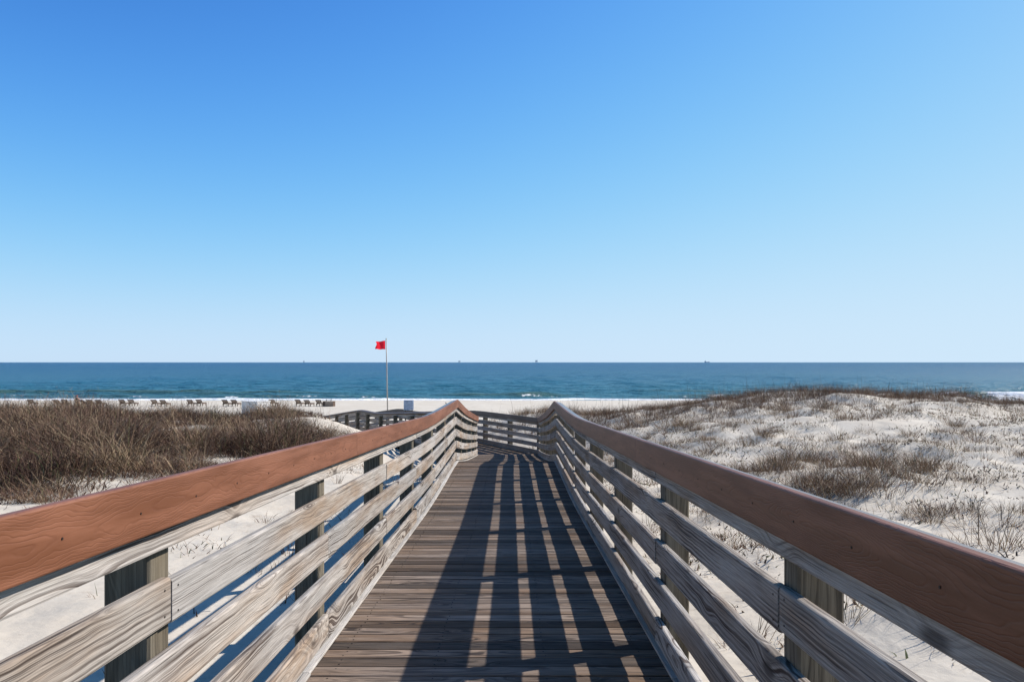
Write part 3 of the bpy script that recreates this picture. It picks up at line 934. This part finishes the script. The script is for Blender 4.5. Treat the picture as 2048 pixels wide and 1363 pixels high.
# single tufts that can be told apart: shared meshes, one object each
TUFTS = []
for k in range(12):
    V, F_, T = merge([tuft_parts(0, 0, .16 + .05 * (k % 4), 55 + 14 * (k % 5), .27 + .04 * (k % 6), .46 + .045 * (k % 6), z=0., wd=.006, green=.07, spread=1.0)])
    me = mesh_np('grass_tuft', V, F_, {'tint': T}); me.materials.append(M['grass'])
    TUFTS.append(me)
def tuft(x, y, sc, label, group=None):
    o = link('grass_tuft', TUFTS[random.randrange(12)])
    o.location = (x, y, float(ground(x, y)) - .02)
    o.rotation_euler = (random.uniform(-.08, .08), random.uniform(-.08, .08), random.uniform(0, 6.28))
    o.scale = (sc * random.uniform(.85, 1.2), sc * random.uniform(.85, 1.2), sc * random.uniform(.75, 1.1))
    tag(o, label, 'grass tuft', group)
    return o
def ring_tufts(num, cx, cy, rx, ry, s0, s1, label, group):
    for _ in range(num):
        a = random.uniform(0, 6.28); r = math.sqrt(random.random())
        xx, yy = cx + rx * r * math.cos(a), cy + ry * r * math.sin(a)
        if float(path_dist(np.array([xx]), np.array([yy]))[0]) < 1.6: continue
        tuft(xx, yy, random.uniform(s0, s1), label, group)
ring_tufts(96, 6.1, 14.6, 2.3, 2.2, .7, 1.35, 'brown grass tuft in the thick clump midway up the right dune', 'tufts of the thick clump on the right dune')
ring_tufts(16, 4.3, 12.6, 1.1, 1.0, .6, 1.1, 'brown grass tuft at the rail side of the thick clump', 'tufts at the rail side of the clump')
ring_tufts(14, 6.4, 11.0, .9, .7, .6, 1.1, 'brown grass tuft in the patch below the thick clump', 'tufts in the patch below the clump')
tuft(5.75, 9.3, 1.35, 'large bushy brown grass tuft near the right edge just above the handrail')
tuft(6.0, 9.5, 1.1, 'smaller brown tuft touching the large bushy tuft near the right edge')
ring_tufts(9, 4.7, 9.6, .8, .8, .5, .9, 'small brown grass tuft on bare sand just above the right handrail', 'small tufts above the right handrail')
ring_tufts(40, 9.5, 20, 4.5, 4, .6, 1.2, 'dry grass tuft on the upper slope of the right dune', 'tufts on the upper slope of the right dune')
ring_tufts(30, 4.0, 23, 1.6, 3.5, .7, 1.2, 'tan grass tuft on the slope beyond the right handrail peak', 'tufts beyond the right handrail peak')
ring_tufts(18, -8.6, 13.2, 1.3, 1.5, .7, 1.3, 'brown grass tuft at the sandy foot of the left dune', 'tufts at the foot of the left dune')
ring_tufts(12, -6.3, 15.6, 1.0, 1.6, .6, 1.0, 'brown grass tuft on sand beside the left handrail', 'tufts on sand beside the left handrail')
ring_tufts(26, -7.2, 28.2, 1.3, 1.6, .9, 1.5, 'tan grass tuft on the edge of the smooth sand mound', 'tufts on the edge of the sand mound')
ring_tufts(5, -4.6, 33.0, .5, 2.0, .9, 1.4, 'green brown tuft close against the far railing', 'tufts against the far railing')

# driftwood twigs on the sand at lower left
tw = empty('twig_bundle', (-3.45, 6.15, float(ground(-3.45, 6.15))))
tag(tw, 'small bundle of dark dry twigs lying on bare sand behind the left railing', 'twigs')
for k in range(6):
    a = random.uniform(-.35, .35) - .5; L = random.uniform(.2, .42)
    q = Vector((random.uniform(-.1, .1), random.uniform(-.06, .06), .02 + .008 * k))
    e = q + Vector((math.cos(a) * L, math.sin(a) * L, random.uniform(-.01, .05)))
    MB().tube([q - (e - q) * .4, q, (q + e) / 2 + Vector((0, .015, .012)), e], [.004, .007, .006, .002], 6).build('twig', M['twig'], tw, True)
# ------------------------------------------------------------------ things on the beach
F_PX = 1570.
def at(px, z):                                       # lateral position of an image column at distance z
    return (px - 1026) * z / F_PX
def gz(x, y): return float(ground(x, y, False))

# wooden loungers
def make_lounger():
    r = empty('lounger')
    W, L = .66, 1.32
    for sx_ in (-1, 1):
        MB().bar((sx_ * W / 2, -.02, .30), (sx_ * W / 2, L, .30), .045, .12).build('side_rail', M['lounger'], r)
        for yy in (.12, L - .12):
            MB().bar((sx_ * (W / 2 - .01), yy, 0), (sx_ * (W / 2 - .01), yy, .26), .07, .07).build('leg', M['lounger'], r)
    for k in range(9):
        MB().box(0, .28 + k * .125, .372, W - .05, .095, .022).build('seat_slat', M['lounger'], r)
    top = Vector((0, -.42, .82)); bot = Vector((0, .2, .37))
    for k in range(6):
        xx = -W / 2 + .055 + k * (W - .11) / 5
        MB().bar((xx, bot.y, bot.z), (xx * 1.06, top.y, top.z), .085, .022, Vector((0, 1, .6))).build('back_slat', M['lounger'], r)
    for f in (.12, .9):
        q = bot.lerp(top, f)
        MB().box(0, q.y - .02, q.z - .025, W - .02, .03, .06).build('back_batten', M['lounger'], r)
    for sx_ in (-1, 1):
        MB().bar((sx_ * .24, -.2, .64), (sx_ * .24, -.02, .26), .03, .03).build('prop', M['lounger'], r)
    return r
def copy_tree(o, parent=None):
    c = o.copy(); COL.objects.link(c); c.parent = parent
    for ch in o.children: copy_tree(ch, c)
    return c
proto = make_lounger()
CH = [(64, 'brown wooden lounger standing alone at the far left end of the row'),
      (115, 'left lounger of the pair just left of the seated person'), (132, 'right lounger of the pair just left of the seated person'),
      (182, 'left lounger of the pair just right of the seated person'), (200, 'right lounger of the pair just right of the seated person'),
      (247, 'left lounger of the third pair from the left, mostly behind grass'), (265, 'right lounger of the third pair from the left, mostly behind grass'),
      (311, 'left lounger of the second pair left of the white box\'s nearest pair'), (329, 'right lounger of the second pair left of the white box\'s nearest pair'),
      (383, 'left lounger of the middle pair, next but one to the white box'), (401, 'right lounger of the middle pair, next but one to the white box'),
      (453, 'left lounger of the pair directly left of the white box'), (471, 'right lounger of the pair directly left of the white box'),
      (547, 'lounger half hidden behind the right side of the white box'),
      (599, 'left lounger of the pair standing right of the white box'), (617, 'right lounger of the pair standing right of the white box'),
      (640, 'dark lounger pushed against the low wooden bench at the row\'s right end')]
for i, (px, lab) in enumerate(CH):
    o = proto if i == 0 else copy_tree(proto)
    z = 93 + random.uniform(-.8, .8)
    xx = at(px, z)
    o.location = (xx, z, gz(xx, z) - .02)
    o.rotation_euler = (0, 0, -math.atan2(xx, z) - math.radians(20 + random.uniform(-4, 4)))
    tag(o, lab, 'lounger', 'wooden loungers in a row on the beach')
# low dark bench / crate at the end of the row
z = 92.5; xx = at(660, z)
r = empty('storage_bench', (xx, z, gz(xx, z) - .02), -.2)
tag(r, 'low dark wooden bench chest at the right end of the lounger row', 'bench')
for k in range(4): MB().box(0, -.3, .09 + k * .135, 1.3, .03, .12).build('front_board', M['lounger'], r)
for sx_ in (-1, 1):
    MB().box(sx_ * .64, 0, .3, .04, .6, .58).build('end_panel', M['lounger'], r)
MB().box(0, 0, .60, 1.36, .68, .04).build('lid', M['lounger'], r)
MB().bar((-.5, .3, .62), (-.5, .42, .85), .05, .05).bar((.1, .3, .62), (.1, .42, .85), .05, .05).bar((-.55, .41, .80), (.2, .41, .80), .1, .03).build('back_rail', M['lounger'], r)

# white beach box
z = 66.; xx = at(514, z)
r = empty('beach_box', (xx, z, gz(xx, z) - .05), math.radians(57))
tag(r, 'white beach storage box standing behind the grassy dune in front of the loungers', 'storage box')
bw_, bd_, bh_ = 1.36, 1.92, 1.66
MB().box(0, 0, bh_ / 2, bw_, bd_, bh_).build('body', M['white'], r)
MB().box(0, 0, bh_ + .03, bw_ + .08, bd_ + .08, .06).build('lid', M['white'], r)
for k in range(8):
    MB().box(-bw_ / 2 + .09 + k * .168, -bd_ / 2 - .012, bh_ / 2, .15, .02, bh_ - .12).build('front_plank', M['white'], r)
    if k < 7: MB().box(-bw_ / 2 - .012, -bd_ / 2 + .14 + k * .273, bh_ / 2, .02, .25, bh_ - .12).build('side_plank', M['white'], r)

# flag on its pole
z = 72.; xb, xt = at(777.5, z), at(774.5, z)
zb = gz(xb, z); zt = EYE + (724 - 678) * z / F_PX
r = empty('flagpole', (xb, z, zb))
tag(r, 'slim grey pole with a red flag streaming to the left, on the beach', 'flagpole')
top = Vector((xt - xb, 0, zt - zb))
MB().tube([(0, 0, -.4), top * .5, top], [.062, .055, .045], 10).build('pole', M['pole'], r, True)
MB().tube([top, top + Vector((0, 0, .05)), top + Vector((0, 0, .1))], [.05, .055, .02], 8).build('finial', M['pole'], r, True)
nxf, nzf = 22, 14
vs, fs = [], []
fh = .80; fw = .90
for j in range(nzf + 1):
    for i in range(nxf + 1):
        u, v = i / nxf, j / nzf
        lim = 1. - .10 * math.sin(v * 5.) - .12 * (v > .45) * (v - .45)
        X = -.09 - u * fw * lim
        Y = .10 * math.sin(u * 7.5 + v * 1.6) * u ** .6
        Z = -.14 - v * fh * (1 - .04 * u) - .10 * u * (1 - v) + .02 * math.sin(u * 9)
        vs.append((X, Y, Z))
for j in range(nzf):
    for i in range(nxf):
        a = j * (nxf + 1) + i
        fs.append((a, a + 1, a + nxf + 2, a + nxf + 1))
fl = MB().add(vs, fs).build('flag', M['red'], r, True)
fl.location = top
for q in (-.15, -.92): MB().tube([top + Vector((-.02, 0, q)), top + Vector((-.10, 0, q))], .012, 6).build('halyard_clip', M['rope'], r)

# notice board by the far railing
s_ = 12.6
bx, by = CR[0] + HX * s_ + NXR * .75, CR[1] + HY * s_ + NYR * .75
xx = at(819.5, by); zc = EYE - (809.5 - 724) * by / F_PX
zb = gz(xx, by)
r = empty('notice_sign', (xx, by, zb))
tag(r, 'small square pale notice sign with rows of print beyond the far railing', 'sign')
hz = zc - zb
for sx_ in (-1, 1): MB().bar((sx_ * .15, .03, -.3), (sx_ * .15, .03, hz + .2), .05, .05).build('post', M['post'], r)
MB().box(0, -.012, hz, .46, .02, .46).build('panel', M['sign'], r)
pr = MB()
for k in range(7):
    x0 = -.19
    while x0 < .16:
        w = random.uniform(.03, .09)
        if x0 + w > .19: break
        pr.box(x0 + w / 2, -.0235, hz + .18 - k * .058, w, .002, .012 if k else .02)
        x0 += w + .018
tag(pr.build('print_line', M['ink'], r), kind='stuff')

# person sitting on the sand among the loungers
z = 92.; xx = at(156, z)
r = empty('person', (xx, z, gz(xx, z)), math.radians(20))
tag(r, 'person in dark shirt and red cap sitting up high among the loungers', 'person')
sk = bpy.data.meshes.new('person_body')
J = [((0, 0, .52), .17), ((0, .02, .72), .15), ((0, .03, .92), .165), ((0, .02, 1.03), .075), ((0, .03, 1.10), .06), ((0, .04, 1.20), .095), ((0, .04, 1.28), .085),
     ((-.19, .03, .97), .065), ((-.26, .06, .74), .05), ((-.2, .26, .62), .04), ((.19, .03, .97), .065), ((.26, .06, .74), .05), ((.2, .26, .62), .04),
     ((-.11, .06, .50), .10), ((-.13, .46, .52), .08), ((-.13, .5, .1), .055), ((-.13, .6, .05), .045), ((.11, .06, .50), .10), ((.13, .46, .52), .08), ((.13, .5, .1), .055), ((.13, .6, .05), .045)]
E_ = [(0, 1), (1, 2), (2, 3), (3, 4), (4, 5), (5, 6), (2, 7), (7, 8), (8, 9), (2, 10), (10, 11), (11, 12), (0, 13), (13, 14), (14, 15), (15, 16), (0, 17), (17, 18), (18, 19), (19, 20)]
sk.from_pydata([j[0] for j in J], E_, [])
body = link('body', sk, M['skin'], r)
body.modifiers.new('skin', 'SKIN'); ss = body.modifiers.new('sub', 'SUBSURF'); ss.levels = ss.render_levels = 1
for i, j in enumerate(J): sk.skin_vertices[0].data[i].radius = (j[1], j[1])
sk.skin_vertices[0].data[0].use_root = True
MB().tube([(0, 0, .46), (0, .01, .62), (0, .02, .80), (0, .03, .97), (0, .02, 1.03)], [.19, .185, .195, .18, .09], 12).build('shirt', M['cloth_dark'], r, True)
MB().tube([(0, .04, 1.24), (0, .04, 1.31), (0, .04, 1.35)], [.105, .10, .04], 10).box(0, .15, 1.25, .13, .14, .015).build('cap', M['hair'], r, True)
# the chair the person sits on
r2 = empty('beach_chair', (xx, z - .05, gz(xx, z)), math.radians(20))
tag(r2, 'low wooden chair under the person in dark shirt', 'chair')
for sx_ in (-1, 1):
    MB().bar((sx_ * .27, .28, 0), (sx_ * .27, .28, .36), .05, .05).build('leg', M['lounger'], r2)
    MB().bar((sx_ * .27, -.2, 0), (sx_ * .27, -.2, .36), .05, .05).build('leg', M['lounger'], r2)
MB().box(0, .05, .345, .6, .62, .04).build('seat', M['lounger'], r2)
# towel draped lounger beside
z2 = 93.; x2 = at(168, z2)
o = copy_tree(proto); o.location = (x2, z2, gz(x2, z2) - .02); o.rotation_euler = (0, 0, -.5)
tag(o, 'lounger beside the seated person with a blue towel over its back', 'lounger', 'wooden loungers in a row on the beach')
tv, tf = [], []
for j in range(9):
    for i in range(6):
        u, v = i / 5 - .5, j / 8
        if v < .3: yy, zz = -.47 - .02 * v, .86 - .0 - (.3 - v) * 1.0
        else:
            q = Vector((0, -.40, .87)).lerp(Vector((0, .3, .41)), (v - .3) / .7); yy, zz = q.y + .02, q.z
        tv.append((u * .6, yy + .012 * math.sin(i * 2. + j), zz + .006 * math.sin(i * 3)))
for j in range(8):
    for i in range(5):
        a = j * 6 + i; tf.append((a, a + 1, a + 7, a + 6))
tow = MB().add(tv, tf).build('towel', M['cloth_blue'], None, True)
tow.location = o.location; tow.rotation_euler = o.rotation_euler
md = tow.modifiers.new('thick', 'SOLIDIFY'); md.thickness = .012
tag(tow, 'grey blue towel hanging over the lounger beside the seated person', 'towel')

# dark shore bird
z = 99.; xx = at(894, z)
r = empty('bird', (xx, z, gz(xx, z)), 1.9)
tag(r, 'small dark bird standing on the beach left of the handrail peak', 'bird')
r.scale = (.75,) * 3
MB().tube([(-.26, 0, .20), (-.14, 0, .21), (0, 0, .22), (.1, 0, .25), (.17, 0, .31), (.21, 0, .36), (.25, 0, .37), (.275, 0, .36)], [.012, .05, .085, .075, .045, .042, .04, .012], 8).build('body', M['bird'], r, True)
MB().tube([(.27, 0, .362), (.33, 0, .345)], [.014, .003], 6).build('beak', M['beak'], r)
for sy_ in (-1, 1):
    MB().tube([(.0, sy_ * .03, .16), (.005, sy_ * .03, .07), (.0, sy_ * .03, 0)], .008, 5).build('leg', M['beak'], r)
    MB().tube([(.06, sy_ * .075, .25), (-.1, sy_ * .07, .21), (-.24, sy_ * .03, .19)], [.03, .035, .008], 6).build('wing', M['bird'], r, True)

# platforms and a ship on the horizon
def platform(px, z, w, h, deck_h, label):
    xx = at(px, z)
    r = empty('oil_platform', (xx, z, 0)); tag(r, label, 'oil platform', 'platforms on the horizon')
    for a in (-1, 1):
        for b in (-1, 1):
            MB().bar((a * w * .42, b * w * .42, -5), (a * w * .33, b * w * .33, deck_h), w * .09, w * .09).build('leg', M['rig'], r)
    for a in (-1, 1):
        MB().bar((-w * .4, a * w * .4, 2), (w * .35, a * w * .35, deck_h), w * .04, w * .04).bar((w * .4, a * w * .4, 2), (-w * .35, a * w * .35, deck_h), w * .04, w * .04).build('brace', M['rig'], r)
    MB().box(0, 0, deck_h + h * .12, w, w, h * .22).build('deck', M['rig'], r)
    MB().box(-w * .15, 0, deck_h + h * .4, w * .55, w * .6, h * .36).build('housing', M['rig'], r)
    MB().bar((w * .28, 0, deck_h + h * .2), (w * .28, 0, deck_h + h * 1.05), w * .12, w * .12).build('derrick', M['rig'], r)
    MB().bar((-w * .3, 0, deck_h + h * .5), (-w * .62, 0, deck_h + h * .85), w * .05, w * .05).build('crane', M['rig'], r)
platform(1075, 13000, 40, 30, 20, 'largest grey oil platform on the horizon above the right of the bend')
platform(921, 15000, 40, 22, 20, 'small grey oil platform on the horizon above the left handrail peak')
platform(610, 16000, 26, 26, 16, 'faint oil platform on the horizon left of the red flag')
z = 16000; xx = at(1416, z)
r = empty('ship', (xx, z, 0)); tag(r, 'tiny pale ship on the horizon right of the boardwalk', 'ship')
hv = [(-50, -9, 0), (44, -9, 0), (44, 9, 0), (-50, 9, 0), (-52, -10, 13), (58, -6, 15), (58, 6, 15), (-52, 10, 13)]
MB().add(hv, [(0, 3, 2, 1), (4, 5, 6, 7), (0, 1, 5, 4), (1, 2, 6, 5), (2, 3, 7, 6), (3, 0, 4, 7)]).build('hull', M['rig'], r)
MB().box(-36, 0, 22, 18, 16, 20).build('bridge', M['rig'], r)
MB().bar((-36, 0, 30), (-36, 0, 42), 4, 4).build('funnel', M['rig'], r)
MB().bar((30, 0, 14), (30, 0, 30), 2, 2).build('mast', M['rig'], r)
